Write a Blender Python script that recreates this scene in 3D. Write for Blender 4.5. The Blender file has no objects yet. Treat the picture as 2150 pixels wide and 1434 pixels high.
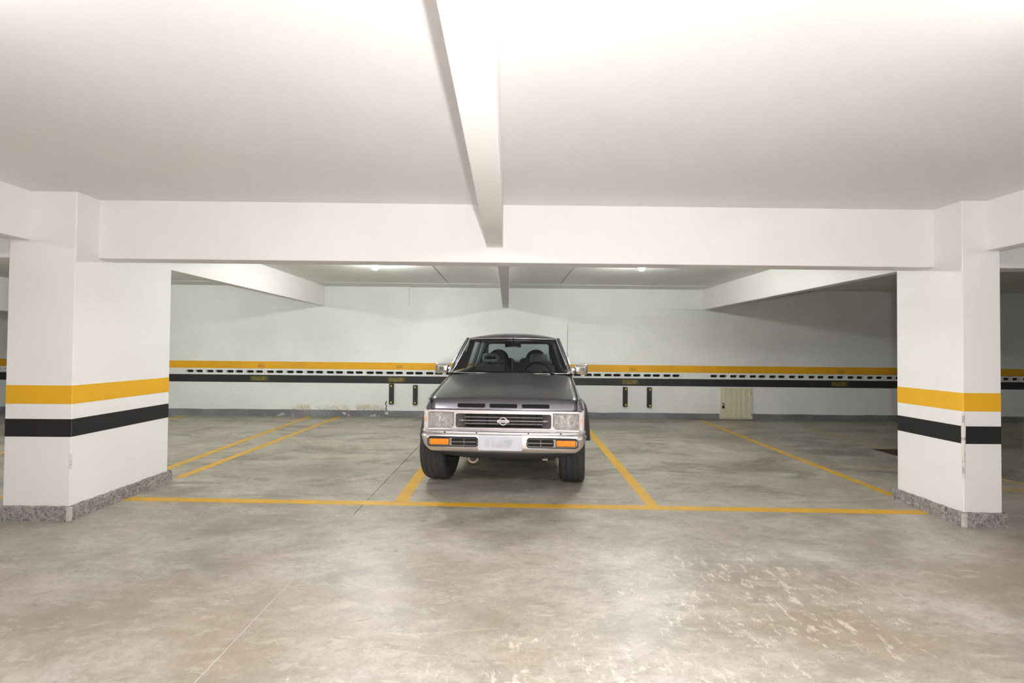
import bpy, bmesh, math, random
from mathutils import Vector, Matrix
from mathutils import noise as mnoise
random.seed(4)
PI = math.pi
R = math.radians
S = bpy.context.scene
COL = S.collection

# ------------------------------------------------------------------ camera, world, exposure
cam_d = bpy.data.cameras.new('camera')
cam = bpy.data.objects.new('camera', cam_d)
COL.objects.link(cam)
cam_d.sensor_width = 36.0
cam_d.lens = 930.0 / 2150.0 * 36.0
cam_d.clip_start = 0.02
cam_d.clip_end = 100
yaw, pitch, roll = R(0.55), R(0.893), R(0.5)
cam.matrix_world = (Matrix.Translation((0, 0, 1.46)) @ Matrix.Rotation(-yaw, 4, 'Z')
                    @ Matrix.Rotation(PI / 2 + pitch, 4, 'X') @ Matrix.Rotation(roll, 4, 'Z'))
S.camera = cam

w = bpy.data.worlds.new('world')
S.world = w
w.use_nodes = True
w.node_tree.nodes['Background'].inputs[0].default_value = (1, 1, 1, 1)
w.node_tree.nodes['Background'].inputs[1].default_value = 0.02
vs = S.view_settings
vs.view_transform = 'Standard'
vs.look = 'None'
vs.exposure = 2.8
vs.gamma = 1.0
vs.use_curve_mapping = False

BULB_BACK = 150.0      # emission strength of the ceiling bulbs
BULB_FRONT = 64.0
FLASH = 42.0

# the photographer's flash, just right of and above the lens
fl = bpy.data.lights.new('camera_flash', 'POINT')
fl.energy = FLASH
fl.color = (1.0, 0.985, 0.98)
fl.shadow_soft_size = 0.03
flo = bpy.data.objects.new('camera_flash', fl)
COL.objects.link(flo)
flo.location = (0.09, -0.02, 1.58)

# ------------------------------------------------------------------ materials
def srgb(r, g, b):
    def c(v):
        v /= 255.0
        return v / 12.92 if v <= 0.04045 else ((v + 0.055) / 1.055) ** 2.4
    return (c(r), c(g), c(b), 1.0)

class NT:
    """small helper around a material node tree"""
    def __init__(self, name):
        self.m = bpy.data.materials.new(name)
        self.m.use_nodes = True
        self.t = self.m.node_tree
        self.n = self.t.nodes
        self.b = self.n['Principled BSDF']
    def link(self, a, b):
        self.t.links.new(a, b)
    def node(self, typ, **kw):
        nd = self.n.new(typ)
        for k, v in kw.items():
            setattr(nd, k, v)
        return nd
    def pos(self):
        return self.node('ShaderNodeNewGeometry').outputs['Position']
    def objco(self):
        return self.node('ShaderNodeTexCoord').outputs['Object']
    def mapping(self, vec, scale=(1, 1, 1), rot=(0, 0, 0), loc=(0, 0, 0)):
        mp = self.node('ShaderNodeMapping')
        mp.inputs['Scale'].default_value = scale
        mp.inputs['Rotation'].default_value = rot
        mp.inputs['Location'].default_value = loc
        self.link(vec, mp.inputs[0])
        return mp.outputs[0]
    def noise(self, vec, scale, detail=4, rough=0.55, dist=0.0):
        nz = self.node('ShaderNodeTexNoise')
        nz.inputs['Scale'].default_value = scale
        nz.inputs['Detail'].default_value = detail
        nz.inputs['Roughness'].default_value = rough
        nz.inputs['Distortion'].default_value = dist
        if vec is not None:
            self.link(vec, nz.inputs['Vector'])
        return nz.outputs['Fac']
    def ramp(self, fac, p0, p1, v0=0.0, v1=1.0):
        mr = self.node('ShaderNodeMapRange')
        mr.interpolation_type = 'SMOOTHSTEP'
        mr.inputs['From Min'].default_value = p0
        mr.inputs['From Max'].default_value = p1
        mr.inputs['To Min'].default_value = v0
        mr.inputs['To Max'].default_value = v1
        self.link(fac, mr.inputs['Value'])
        return mr.outputs[0]
    def math(self, op, a, b=None):
        md = self.node('ShaderNodeMath', operation=op)
        for i, v in enumerate((a, b)):
            if v is None:
                continue
            if isinstance(v, (int, float)):
                md.inputs[i].default_value = v
            else:
                self.link(v, md.inputs[i])
        return md.outputs[0]
    def mix(self, fac, a, b):
        mx = self.node('ShaderNodeMix', data_type='RGBA')
        if isinstance(fac, (int, float)):
            mx.inputs['Factor'].default_value = fac
        else:
            self.link(fac, mx.inputs['Factor'])
        for key, v in ((6, a), (7, b)):
            if isinstance(v, tuple):
                mx.inputs[key].default_value = v
            else:
                self.link(v, mx.inputs[key])
        return mx.outputs[2]
    def sep(self, vec):
        s = self.node('ShaderNodeSeparateXYZ')
        self.link(vec, s.inputs[0])
        return s.outputs
    def dist(self, vec, c, scale=(1, 1, 1)):
        """distance from the point c, axes scaled"""
        mp = self.mapping(vec, scale, loc=tuple(-c[i] * scale[i] for i in range(3)))
        ln = self.node('ShaderNodeVectorMath', operation='LENGTH')
        self.link(mp, ln.inputs[0])
        return ln.outputs['Value']
    def bump(self, h, strength=0.2, dist=0.01):
        bp = self.node('ShaderNodeBump')
        bp.inputs['Strength'].default_value = strength
        bp.inputs['Distance'].default_value = dist
        self.link(h, bp.inputs['Height'])
        self.link(bp.outputs[0], self.b.inputs['Normal'])
    def base(self, c):
        if isinstance(c, tuple):
            self.b.inputs['Base Color'].default_value = c
        else:
            self.link(c, self.b.inputs['Base Color'])
    def setv(self, **kw):
        for k, v in kw.items():
            k = k.replace('_', ' ')
            if isinstance(v, (int, float, tuple)):
                self.b.inputs[k].default_value = v
            else:
                self.link(v, self.b.inputs[k])

def simple(name, c, rough=0.5, metal=0.0, spec=0.5, var=0.0, scale=20, bump=0.0, coat=0.0):
    m = NT(name)
    if var:
        f = m.noise(m.objco(), scale, 4)
        dk = tuple(x * (1 - var) for x in c[:3]) + (1,)
        lt = tuple(min(1, x * (1 + var)) for x in c[:3]) + (1,)
        m.base(m.mix(m.ramp(f, 0.3, 0.7), dk, lt))
        if bump:
            m.bump(f, bump, 0.004)
    else:
        m.base(c)
    m.setv(Roughness=rough, Metallic=metal, Coat_Weight=coat)
    m.b.inputs['Specular IOR Level'].default_value = spec
    return m.m

def plaster(name, c, var=0.05, rough=0.75):
    m = NT(name)
    p = m.pos()
    f = m.noise(p, 1.1, 5, 0.6, 0.4)
    g = m.noise(p, 60, 3)
    dk = tuple(x * (1 - var) for x in c[:3]) + (1,)
    m.base(m.mix(m.ramp(f, 0.35, 0.65), dk, c))
    h = m.math('ADD', m.math('MULTIPLY', f, 0.6), m.math('MULTIPLY', g, 0.08))
    m.bump(h, 0.35, 0.012)
    m.setv(Roughness=rough)
    return m.m

WARMWHITE = (0.82, 0.80, 0.79, 1)
M = {}
M['ceiling'] = plaster('ceiling_plaster', (0.80, 0.785, 0.785, 1), 0.03)
M['ceiling_panel'] = plaster('ceiling_panel_concrete', (0.78, 0.78, 0.745, 1), 0.06)
M['beam'] = plaster('beam_plaster', WARMWHITE, 0.03)
M['white_plain'] = plaster('white_plaster', (0.80, 0.80, 0.77, 1), 0.04)
M['block'] = plaster('painted_block', (0.77, 0.77, 0.745, 1), 0.06)

# --- back wall plaster with flaking damp patches near the floor
m = NT('back_wall_plaster')
p = m.pos()
f = m.noise(p, 0.9, 5, 0.6, 0.3)
c = m.mix(m.ramp(f, 0.35, 0.65), (0.72, 0.735, 0.70, 1), (0.78, 0.79, 0.76, 1))
xyz = m.sep(p)
# region: x -5.3 .. -2.35, z < 0.32
rx = m.math('MULTIPLY', m.ramp(xyz[0], -5.3, -4.3), m.ramp(xyz[0], -2.65, -2.45, 1, 0))
rz = m.ramp(xyz[2], 0.16, 0.42, 1, 0)
n1 = m.noise(p, 3.2, 6, 0.65, 0.6)
pt = m.ramp(m.noise(m.mapping(p, (1, 1, 0.3)), 1.7, 3, 0.5), 0.38, 0.52)
flk = m.ramp(m.math('MULTIPLY', m.math('MULTIPLY', m.math('MULTIPLY', rx, pt), rz), n1), 0.34, 0.5)
c = m.mix(m.math('MULTIPLY', flk, 0.6), c, srgb(198, 188, 162))
n2 = m.noise(m.mapping(p, (1, 1, 1.6)), 5.5, 6, 0.7, 1.2)
line = m.ramp(m.math('ABSOLUTE', m.math('SUBTRACT', n2, 0.5)), 0.0, 0.022, 1, 0)
line = m.math('MULTIPLY', line, m.math('MULTIPLY', m.math('MULTIPLY', rx, pt), m.ramp(xyz[2], 0.12, 0.36, 1, 0)))
c = m.mix(m.math('MULTIPLY', m.ramp(line, 0.35, 0.6), 0.8), c, srgb(96, 88, 70))
# one dark vertical crack by the rubber bumpers
ck = m.math('ABSOLUTE', m.math('SUBTRACT', m.math('ADD', xyz[0], m.math('MULTIPLY', n2, 0.14)), -2.48))
ck = m.math('MULTIPLY', m.ramp(ck, 0.006, 0.018, 1, 0), m.ramp(xyz[2], 0.3, 0.36, 1, 0))
c = m.mix(ck, c, srgb(80, 66, 50))
m.base(c)
m.bump(m.math('ADD', f, m.math('MULTIPLY', flk, -0.15)), 0.3, 0.012)
m.setv(Roughness=0.7)
M['wall'] = m.m

# --- grey painted skirting of the back wall, chipped towards the left
m = NT('grey_skirting_paint')
p = m.pos()
xyz = m.sep(p)
n1 = m.noise(m.mapping(p, (1, 1, 1.6)), 7, 6, 0.65, 0.5)
f = m.noise(p, 2.0, 4)
c = m.mix(m.ramp(f, 0.3, 0.7), srgb(110, 111, 113), srgb(130, 131, 133))
left = m.math('MULTIPLY', m.ramp(xyz[0], -6.2, -5.0), m.ramp(xyz[0], -2.6, -1.5, 1, 0.25))
chip = m.math('MULTIPLY', m.ramp(n1, 0.60, 0.64), m.math('MULTIPLY', left, m.ramp(xyz[0], -1.4, -1.2, 1, 0)))
c = m.mix(chip, c, srgb(205, 200, 190))
m.base(c)
m.bump(n1, 0.4, 0.01)
m.setv(Roughness=0.6)
M['skirt'] = m.m

# --- column paints share the chipped-corner mask
def corner_paint(name, col, rough=0.6, var=0.03):
    m = NT(name)
    p = m.pos()
    xyz = m.sep(p)
    n = m.noise(m.mapping(p, (1, 1, 0.8)), 13, 6, 0.75)
    big = m.noise(p, 1.3, 4, 0.6, 0.3)
    dk = tuple(x * (1 - var) for x in col[:3]) + (1,)
    c = m.mix(m.ramp(big, 0.35, 0.65), dk, col)
    def corner(cx, cy, z0, z1, wid, thr):
        mp = m.mapping(p, (1, 1, 0), loc=(-cx, -cy, 0))
        ln = m.node('ShaderNodeVectorMath', operation='LENGTH')
        m.link(mp, ln.inputs[0])
        d = m.ramp(ln.outputs['Value'], wid * 0.3, wid, 1, 0)
        zz = m.math('MULTIPLY', m.ramp(xyz[2], z0, z0 + 0.08), m.ramp(xyz[2], z1 - 0.08, z1, 1, 0))
        return m.ramp(m.math('MULTIPLY', m.math('MULTIPLY', d, zz), m.math('SUBTRACT', m.math('MULTIPLY', n, 2.8), 0.6)), thr, thr + 0.06)
    chip = m.math('MAXIMUM', corner(3.842, 3.702, 0.36, 0.99, 0.024, 0.42), corner(-3.634, 3.742, 0.36, 0.60, 0.024, 0.55))
    c = m.mix(chip, c, m.mix(m.ramp(n, 0.38, 0.52), srgb(150, 142, 136), srgb(218, 212, 204)))
    # tiny white nicks
    vo = m.noise(p, 30, 2, 0.5)
    c = m.mix(m.ramp(vo, 0.80, 0.82), c, (0.75, 0.73, 0.7, 1))
    m.base(c)
    m.bump(m.math('ADD', m.math('MULTIPLY', big, 0.5), m.math('MULTIPLY', chip, -0.3)), 0.35, 0.012)
    m.setv(Roughness=rough)
    return m.m
M['column'] = corner_paint('column_paint', (0.82, 0.80, 0.785, 1))
M['col_yellow'] = corner_paint('column_yellow_paint', srgb(226, 172, 30), 0.45)
M['col_black'] = corner_paint('column_black_paint', srgb(30, 29, 29), 0.45)
M['yellow'] = simple('yellow_wall_paint', srgb(222, 165, 22), 0.5, var=0.06, scale=2)
M['black'] = simple('black_wall_paint', srgb(40, 40, 40), 0.5, var=0.15, scale=3)
M['dark_slot'] = simple('dark_void', srgb(30, 28, 26), 0.9)

# --- worn yellow floor paint
def linepaint():
    m = NT('yellow_floor_paint')
    p = m.pos()
    a = m.noise(p, 5, 6, 0.7, 0.3)
    b = m.noise(p, 40, 4, 0.7)
    c = m.mix(m.ramp(a, 0.35, 0.7), srgb(214, 165, 40), srgb(198, 156, 62))
    wear = m.ramp(m.math('ADD', m.math('MULTIPLY', a, 0.6), m.math('MULTIPLY', b, 0.4)), 0.60, 0.66)
    c = m.mix(m.math('MULTIPLY', wear, 0.6), c, srgb(150, 135, 100))
    m.base(c)
    m.setv(Roughness=0.5)
    return m.m
M['line'] = linepaint()
M['faded_line'] = simple('faded_floor_paint', srgb(176, 150, 105), 0.6, var=0.15, scale=6)

# --- granite skirting
m = NT('rough_granite')
p = m.pos()
v = m.noise(p, 45, 6, 0.75, 1.0)
v2 = m.noise(p, 11, 4, 0.7, 2.0)
c = m.mix(m.ramp(v, 0.35, 0.65), srgb(98, 93, 92), srgb(178, 172, 168))
c = m.mix(m.math('MULTIPLY', m.ramp(v2, 0.5, 0.62), 0.55), c, srgb(190, 185, 180))
m.base(c)
m.bump(m.math('ADD', v, v2), 0.8, 0.012)
m.setv(Roughness=0.7)
M['granite'] = m.m
M['mortar'] = simple('mortar', srgb(190, 184, 178), 0.9, var=0.1, scale=30)

# --- concrete floor
m = NT('worn_concrete_floor')
p = m.pos()
xyz = m.sep(p)
ps = m.mapping(p, (0.7, 1.25, 1), rot=(0, 0, R(-18)))
big = m.noise(p, 0.55, 5, 0.6, 0.5)
mid = m.noise(ps, 2.1, 12, 0.72, 0.35)
fine = m.noise(m.mapping(p, (0.8, 1.2, 1), rot=(0, 0, R(-20))), 13, 8, 0.75, 0.4)
grit = m.noise(p, 60, 5, 0.75)
lane = m.ramp(xyz[1], 3.4, 5.0, 1, 0)
lo = m.mix(lane, srgb(137, 133, 121), srgb(148, 142, 132))
hi = m.mix(lane, srgb(186, 182, 170), srgb(188, 183, 174))
c = m.mix(m.ramp(mid, 0.36, 0.64), lo, hi)
hue = m.noise(m.mapping(p, (0.6, 1.5, 1), rot=(0, 0, R(-10)), loc=(11, 4, 0)), 1.6, 7, 0.65, 0.3)
c = m.mix(m.math('MULTIPLY', m.ramp(hue, 0.42, 0.60), 0.5), c, srgb(162, 151, 137))
# brown sealer stains in the drive lane
br = m.math('MULTIPLY', m.ramp(big, 0.42, 0.62), m.ramp(xyz[1], 2.6, 4.2, 1, 0.08))
c = m.mix(m.math('MULTIPLY', br, 0.42), c, srgb(158, 143, 124))
for cx, cy, sx, sy, k in ((1.75, 2.45, 0.7, 1.15, 0.62), (-1.75, 2.45, 0.6, 1.1, 0.5), (3.6, 2.75, 0.5, 1.0, 0.5)):
    d = m.math('ADD', m.dist(p, (cx, cy, 0), (sx, sy, 0)), m.math('MULTIPLY', mid, 0.9))
    c = m.mix(m.math('MULTIPLY', m.ramp(d, 0.5, 1.25, 1, 0), k), c, srgb(148, 131, 110))
# darker tyre and oil grime in the parking bays
gn = m.noise(m.mapping(p, (0.7, 1.7, 1), rot=(0, 0, R(12)), loc=(3, 1, 0)), 1.2, 10, 0.74, 0.6)
gr = m.math('MULTIPLY', m.ramp(gn, 0.48, 0.61), m.ramp(xyz[1], 3.4, 5.2, 0.25, 1))
c = m.mix(m.math('MULTIPLY', gr, 0.74), c, srgb(98, 93, 82))
gs = m.noise(m.mapping(p, (1.0, 2.6, 1), rot=(0, 0, R(8)), loc=(7, 3, 0)), 4.0, 10, 0.78, 0.7)
c = m.mix(m.math('MULTIPLY', m.ramp(gs, 0.575, 0.65), 0.5), c, srgb(104, 98, 86))
# grime along the foot of the back wall and blotches behind the right-hand bay
ft = m.math('MULTIPLY', m.ramp(xyz[1], 8.7, 9.3), m.ramp(fine, 0.35, 0.6, 0.3, 1))
c = m.mix(m.math('MULTIPLY', ft, 0.55), c, srgb(92, 86, 74))
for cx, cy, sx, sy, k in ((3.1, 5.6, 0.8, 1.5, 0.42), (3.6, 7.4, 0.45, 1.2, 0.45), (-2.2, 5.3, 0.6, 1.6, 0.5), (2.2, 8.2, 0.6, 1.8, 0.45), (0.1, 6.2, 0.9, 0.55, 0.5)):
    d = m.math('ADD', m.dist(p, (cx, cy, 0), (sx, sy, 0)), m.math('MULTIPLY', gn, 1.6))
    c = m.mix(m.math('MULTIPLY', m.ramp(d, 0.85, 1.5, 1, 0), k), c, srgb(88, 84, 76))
# pale flaked scratches
sc = m.noise(m.mapping(p, (1.0, 0.55, 1), rot=(0, 0, R(26))), 13, 10, 0.8, 0.25)
zone = m.dist(p, (1.55, 2.65, 0), (0.75, 1.0, 0))
zone2 = m.dist(p, (0.5, 1.9, 0), (0.7, 1.5, 0))
zz = m.math('MAXIMUM', m.ramp(zone, 0.25, 1.2, 1, 0), m.ramp(zone2, 0.25, 1.1, 1, 0))
thr = m.math('ADD', sc, m.math('MULTIPLY', zz, 0.10))
fk = m.ramp(thr, 0.635, 0.685)
c = m.mix(m.math('MULTIPLY', fk, 0.65), c, srgb(222, 214, 200))
# small dark pits, grain
pit = m.noise(m.mapping(p, (1, 2.2, 1), loc=(2, 5, 0)), 11, 8, 0.75, 0.4)
c = m.mix(m.math('MULTIPLY', m.ramp(pit, 0.655, 0.70), 0.5), c, srgb(96, 88, 76))
c = m.mix(m.math('MULTIPLY', m.ramp(fine, 0.47, 0.60), 0.34), c, srgb(132, 124, 110))
st = m.noise(m.mapping(p, (0.7, 2.0, 1), rot=(0, 0, R(-14)), loc=(1, 9, 0)), 7, 10, 0.78, 0.5)
c = m.mix(m.math('MULTIPLY', m.ramp(st, 0.53, 0.62), 0.38), c, srgb(198, 192, 178))
c = m.mix(m.math('MULTIPLY', m.ramp(grit, 0.48, 0.66), 0.28), c, srgb(120, 112, 98))
m.base(c)
m.bump(m.math('ADD', m.math('MULTIPLY', mid, 0.5), m.math('MULTIPLY', fine, 0.3)), 0.15, 0.01)
m.setv(Roughness=m.ramp(mid, 0.3, 0.7, 0.36, 0.5))
M['floor'] = m.m

# --- other small materials
M['rubber'] = simple('black_rubber', srgb(44, 44, 42), 0.55, var=0.1)
M['bolt_yellow'] = simple('yellow_bolt', srgb(226, 208, 70), 0.4)
M['cream'] = simple('cream_metal_paint', srgb(214, 208, 180), 0.45, var=0.03, scale=5)
M['brass'] = simple('dark_padlock', srgb(70, 58, 40), 0.4, 0.6)
M['steel'] = simple('steel', srgb(170, 170, 168), 0.3, 0.9)
M['drain'] = simple('rusty_iron', srgb(66, 48, 34), 0.7, 0.3, var=0.3, scale=12)
M['socket'] = simple('white_porcelain', (0.8, 0.8, 0.78, 1), 0.3)
def emit(name, col, st):
    m = NT(name)
    m.base((0.9, 0.9, 0.9, 1))
    m.setv(Emission_Color=col, Emission_Strength=st)
    return m.m
M['bulb_back'] = emit('lit_bulb_cool', (0.965, 1.0, 0.975, 1), BULB_BACK)
M['bulb_front'] = emit('lit_bulb_warm', (0.985, 0.985, 1.0, 1), BULB_FRONT)
# illegible blurred stencil marks
def smudge(name, bg, fg, sx, sz):
    m = NT(name)
    o = m.objco()
    n = m.noise(m.mapping(o, (1, 1, 0.5)), 17, 1, 0.4)
    x = m.sep(o)
    e = m.math('MULTIPLY', m.ramp(m.math('ABSOLUTE', x[0]), sx * 0.55, sx * 0.98, 1, 0),
               m.ramp(m.math('ABSOLUTE', x[2]), sz * 0.5, sz * 0.98, 1, 0))
    m.base(m.mix(m.math('MULTIPLY', e, m.ramp(n, 0.25, 0.75, 0.25, 0.7)), bg, fg))
    m.setv(Roughness=0.55)
    return m.m
M['mark_on_black'] = smudge('faded_yellow_stencil', srgb(44, 43, 40), srgb(150, 132, 50), 0.21, 0.06)
M['mark_on_yellow'] = smudge('faded_dark_stencil', srgb(220, 164, 24), srgb(150, 112, 24), 0.085, 0.05)

# ------------------------------------------------------------------ mesh helpers
class MB:
    def __init__(self):
        self.v = []
        self.f = []
        self.mi = []
        self.sm = []
    def add(self, vs, fs, mi=0, smooth=False):
        o = len(self.v)
        self.v += [tuple(x) for x in vs]
        for f in fs:
            self.f.append(tuple(i + o for i in f))
            self.mi.append(mi)
            self.sm.append(smooth)
    def box(self, x0, x1, y0, y1, z0, z1, mi=0):
        vs = [(x0, y0, z0), (x1, y0, z0), (x1, y1, z0), (x0, y1, z0), (x0, y0, z1), (x1, y0, z1), (x1, y1, z1), (x0, y1, z1)]
        self.add(vs, [(0, 3, 2, 1), (4, 5, 6, 7), (0, 1, 5, 4), (1, 2, 6, 5), (2, 3, 7, 6), (3, 0, 4, 7)], mi)
    def hexa(self, vs, mi=0):
        self.add(vs, [(0, 3, 2, 1), (4, 5, 6, 7), (0, 1, 5, 4), (1, 2, 6, 5), (2, 3, 7, 6), (3, 0, 4, 7)], mi)
    def cbox(self, x0, x1, y0, y1, z0, z1, b=0.005, mi=0):
        """box with bevelled edges"""
        bm = bmesh.new()
        bmesh.ops.create_cube(bm, size=1)
        for v in bm.verts:
            v.co = Vector(((x0 + x1) / 2 + v.co.x * (x1 - x0), (y0 + y1) / 2 + v.co.y * (y1 - y0), (z0 + z1) / 2 + v.co.z * (z1 - z0)))
        bmesh.ops.bevel(bm, geom=bm.edges[:], offset=b, segments=2, affect='EDGES', profile=0.6)
        self.bm(bm, mi)
    def bm(self, bm, mi=0, smooth=False, mat=None):
        bm.verts.index_update()
        vs = [(mat @ v.co) if mat else v.co.copy() for v in bm.verts]
        self.add(vs, [[v.index for v in f.verts] for f in bm.faces], mi, smooth)
        bm.free()
    def grid(self, rows, mi=0, smooth=True, closed=False, flip=False):
        """rows: list of rows of points"""
        n, k = len(rows), len(rows[0])
        vs = [p for r in rows for p in r]
        fs = []
        for i in range(n - 1):
            for j in range(k if closed else k - 1):
                a, b = i * k + j, i * k + (j + 1) % k
                q = (a, b, b + k, a + k)
                fs.append(q[::-1] if flip else q)
        self.add(vs, fs, mi, smooth)
    def tube(self, pts, r, n=8, mi=0, closed=False, caps=True):
        pts = [Vector(p) for p in pts]
        rows = []
        up = None
        for i, p in enumerate(pts):
            if closed:
                t = (pts[(i + 1) % len(pts)] - pts[i - 1]).normalized()
            else:
                t = (pts[min(i + 1, len(pts) - 1)] - pts[max(i - 1, 0)]).normalized()
            if up is None:
                up = t.orthogonal().normalized()
            u = (up - t * up.dot(t)).normalized()
            up = u
            v = t.cross(u)
            rr = r[i] if isinstance(r, (list, tuple)) else r
            rows.append([p + (u * math.cos(2 * PI * k / n) + v * math.sin(2 * PI * k / n)) * rr for k in range(n)])
        if closed:
            rows.append(rows[0])
        self.grid(rows, mi, True, True)
        if caps and not closed:
            self.add(rows[0], [tuple(range(n))[::-1]], mi)
            self.add(rows[-1], [tuple(range(n))], mi)
    def lathe(self, prof, axis='X', c=(0, 0, 0), n=32, mi=0, closed=False):
        """prof: (radius, along) pairs; revolves about an axis through c"""
        rows = []
        for r, a in prof:
            row = []
            for k in range(n):
                t = 2 * PI * k / n
                u, v = r * math.cos(t), r * math.sin(t)
                row.append({'X': (c[0] + a, c[1] + u, c[2] + v), 'Y': (c[0] + u, c[1] + a, c[2] + v), 'Z': (c[0] + u, c[1] + v, c[2] + a)}[axis])
            rows.append(row)
        if closed:
            rows.append(rows[0])
        self.grid(rows, mi, True, True)
    def plate(self, outer, holes, y0, y1, mi=0):
        """flat plate in the XZ plane between y0 (front) and y1 with holes"""
        bm = bmesh.new()
        loops = []
        for L in [outer] + holes:
            vsx = [bm.verts.new((p[0], y0, p[1])) for p in L]
            for i in range(len(vsx)):
                bm.edges.new((vsx[i], vsx[(i + 1) % len(vsx)]))
            loops.append(vsx)
        bmesh.ops.triangle_fill(bm, use_beauty=True, use_dissolve=False, edges=bm.edges[:], normal=(0, -1, 0))
        front = [f for f in bm.faces]
        for vsx in loops:
            back = [bm.verts.new((v.co.x, y1, v.co.z)) for v in vsx]
            for i in range(len(vsx)):
                j = (i + 1) % len(vsx)
                bm.faces.new((vsx[i], vsx[j], back[j], back[i]))
        bmesh.ops.recalc_face_normals(bm, faces=bm.faces[:])
        self.bm(bm, mi)
    def prism(self, poly, y0, y1, mi=0):
        """solid from an XZ polygon"""
        n = len(poly)
        vs = [(p[0], y0, p[1]) for p in poly] + [(p[0], y1, p[1]) for p in poly]
        fs = [tuple(range(n)), tuple(range(2 * n - 1, n - 1, -1))]
        for i in range(n):
            j = (i + 1) % n
            fs.append((i, i + n, j + n, j))
        self.add(vs, fs, mi)
    def build(self, name, mats, parent=None, mods=None, recalc=True):
        me = bpy.data.meshes.new(name)
        me.from_pydata(self.v, [], self.f)
        if not isinstance(mats, (list, tuple)):
            mats = [mats]
        for mt in mats:
            me.materials.append(mt)
        for p, mi, sm in zip(me.polygons, self.mi, self.sm):
            p.material_index = mi
            p.use_smooth = sm
        if recalc:
            bm = bmesh.new()
            bm.from_mesh(me)
            bmesh.ops.remove_doubles(bm, verts=bm.verts[:], dist=1e-5)
            bmesh.ops.recalc_face_normals(bm, faces=bm.faces[:])
            bm.to_mesh(me)
            bm.free()
        me.update()
        o = bpy.data.objects.new(name, me)
        COL.objects.link(o)
        if parent is not None:
            o.parent = parent
        return o

def rrect(x0, x1, z0, z1, r, n=5):
    pts = []
    for cx, cz, a0 in ((x1 - r, z1 - r, 0), (x0 + r, z1 - r, 90), (x0 + r, z0 + r, 180), (x1 - r, z0 + r, 270)):
        for k in range(n + 1):
            a = R(a0 + 90.0 * k / n)
            pts.append((cx + r * math.cos(a), cz + r * math.sin(a)))
    return pts

def empty(name, loc=(0, 0, 0), rz=0.0):
    o = bpy.data.objects.new(name, None)
    COL.objects.link(o)
    o.location = loc
    o.rotation_euler = (0, 0, rz)
    o.empty_display_size = 0.2
    return o

def tag(o, label=None, cat=None, group=None, kind=None):
    if label:
        o['label'] = label
    if cat:
        o['category'] = cat
    if group:
        o['group'] = group
    if kind:
        o['kind'] = kind
    return o

def solid(o, t, offset=-1):
    md = o.modifiers.new('solid', 'SOLIDIFY')
    md.thickness = t
    md.offset = offset
    return o

def bevel(o, wdt, seg=2):
    md = o.modifiers.new('bevel', 'BEVEL')
    md.width = wdt
    md.segments = seg
    md.limit_method = 'ANGLE'
    md.angle_limit = R(35)
    return o

# ------------------------------------------------------------------ setting
CEIL = 2.745
XL, XR, YF, YB = -13.0, 13.0, -5.0, 9.38

# floor: two pours with a saw-cut groove between them
b = MB()
xj0, xj1, hw, dp = -1.345, -1.305, 0.0035, 0.012      # groove runs slightly askew
y0, y1 = YF, YB + 0.3
def gx(y):
    return xj0 + (xj1 - xj0) * (y - 1.95) / 4.7
prof = lambda y: [(XL, y, -0.2), (XL, y, 0), (gx(y) - hw, y, 0), (gx(y) - hw, y, -dp), (gx(y) + hw, y, -dp), (gx(y) + hw, y, 0), (XR, y, 0), (XR, y, -0.2)]
pa, pb = prof(y0), prof(y1)
b.add(pa + pb, [(i, (i + 1) % 8, (i + 1) % 8 + 8, i + 8) for i in range(8)])
floor = tag(b.build('floor', [M['floor']]), kind='structure')

b = MB()
b.hexa([(gx(YF) - hw, YF, -dp), (gx(YF) + hw, YF, -dp), (gx(3.9) + hw, 3.9, -dp), (gx(3.9) - hw, 3.9, -dp),
        (gx(YF) - hw, YF, -0.002), (gx(YF) + hw, YF, -0.002), (gx(3.9) + hw, 3.9, -0.002), (gx(3.9) - hw, 3.9, -0.002)])
b.build('joint_filler', M['mortar'], floor)
def line(name, a, c, wid, mat):
    a, c = Vector(a), Vector(c)
    d = (c - a).normalized()
    n = Vector((-d.y, d.x)) * wid / 2
    q = [a - n, c - n, c + n, a + n]
    bb = MB()
    bb.hexa([(x.x, x.y, 0.0002) for x in q] + [(x.x, x.y, 0.0016) for x in q])
    return bb.build(name, mat, floor)
line('painted_line', (-3.70, 4.265), (3.95, 4.012), 0.105, M['line'])
line('painted_line', (-1.00, 4.22), (-0.98, 9.28), 0.125, M['line'])
line('painted_line', (1.37, 4.15), (1.49, 9.28), 0.11, M['line'])
line('painted_line', (-3.62, 4.95), (-3.50, 9.28), 0.105, M['line'])
line('painted_line', (-4.02, 4.95), (-4.12, 9.28), 0.105, M['line'])
line('painted_line', (3.92, 4.30), (4.02, 9.2), 0.095, M['line'])
line('painted_line', (5.72, 4.4), (5.72, 8.45), 0.075, M['faded_line'])
line('painted_line', (-6.75, 5.2), (-6.72, 9.28), 0.10, M['line'])
line('painted_line', (-7.6, 4.3), (-4.3, 4.28), 0.10, M['line'])
line('painted_line', (4.4, 4.72), (8.2, 4.60), 0.10, M['faded_line'])

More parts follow.
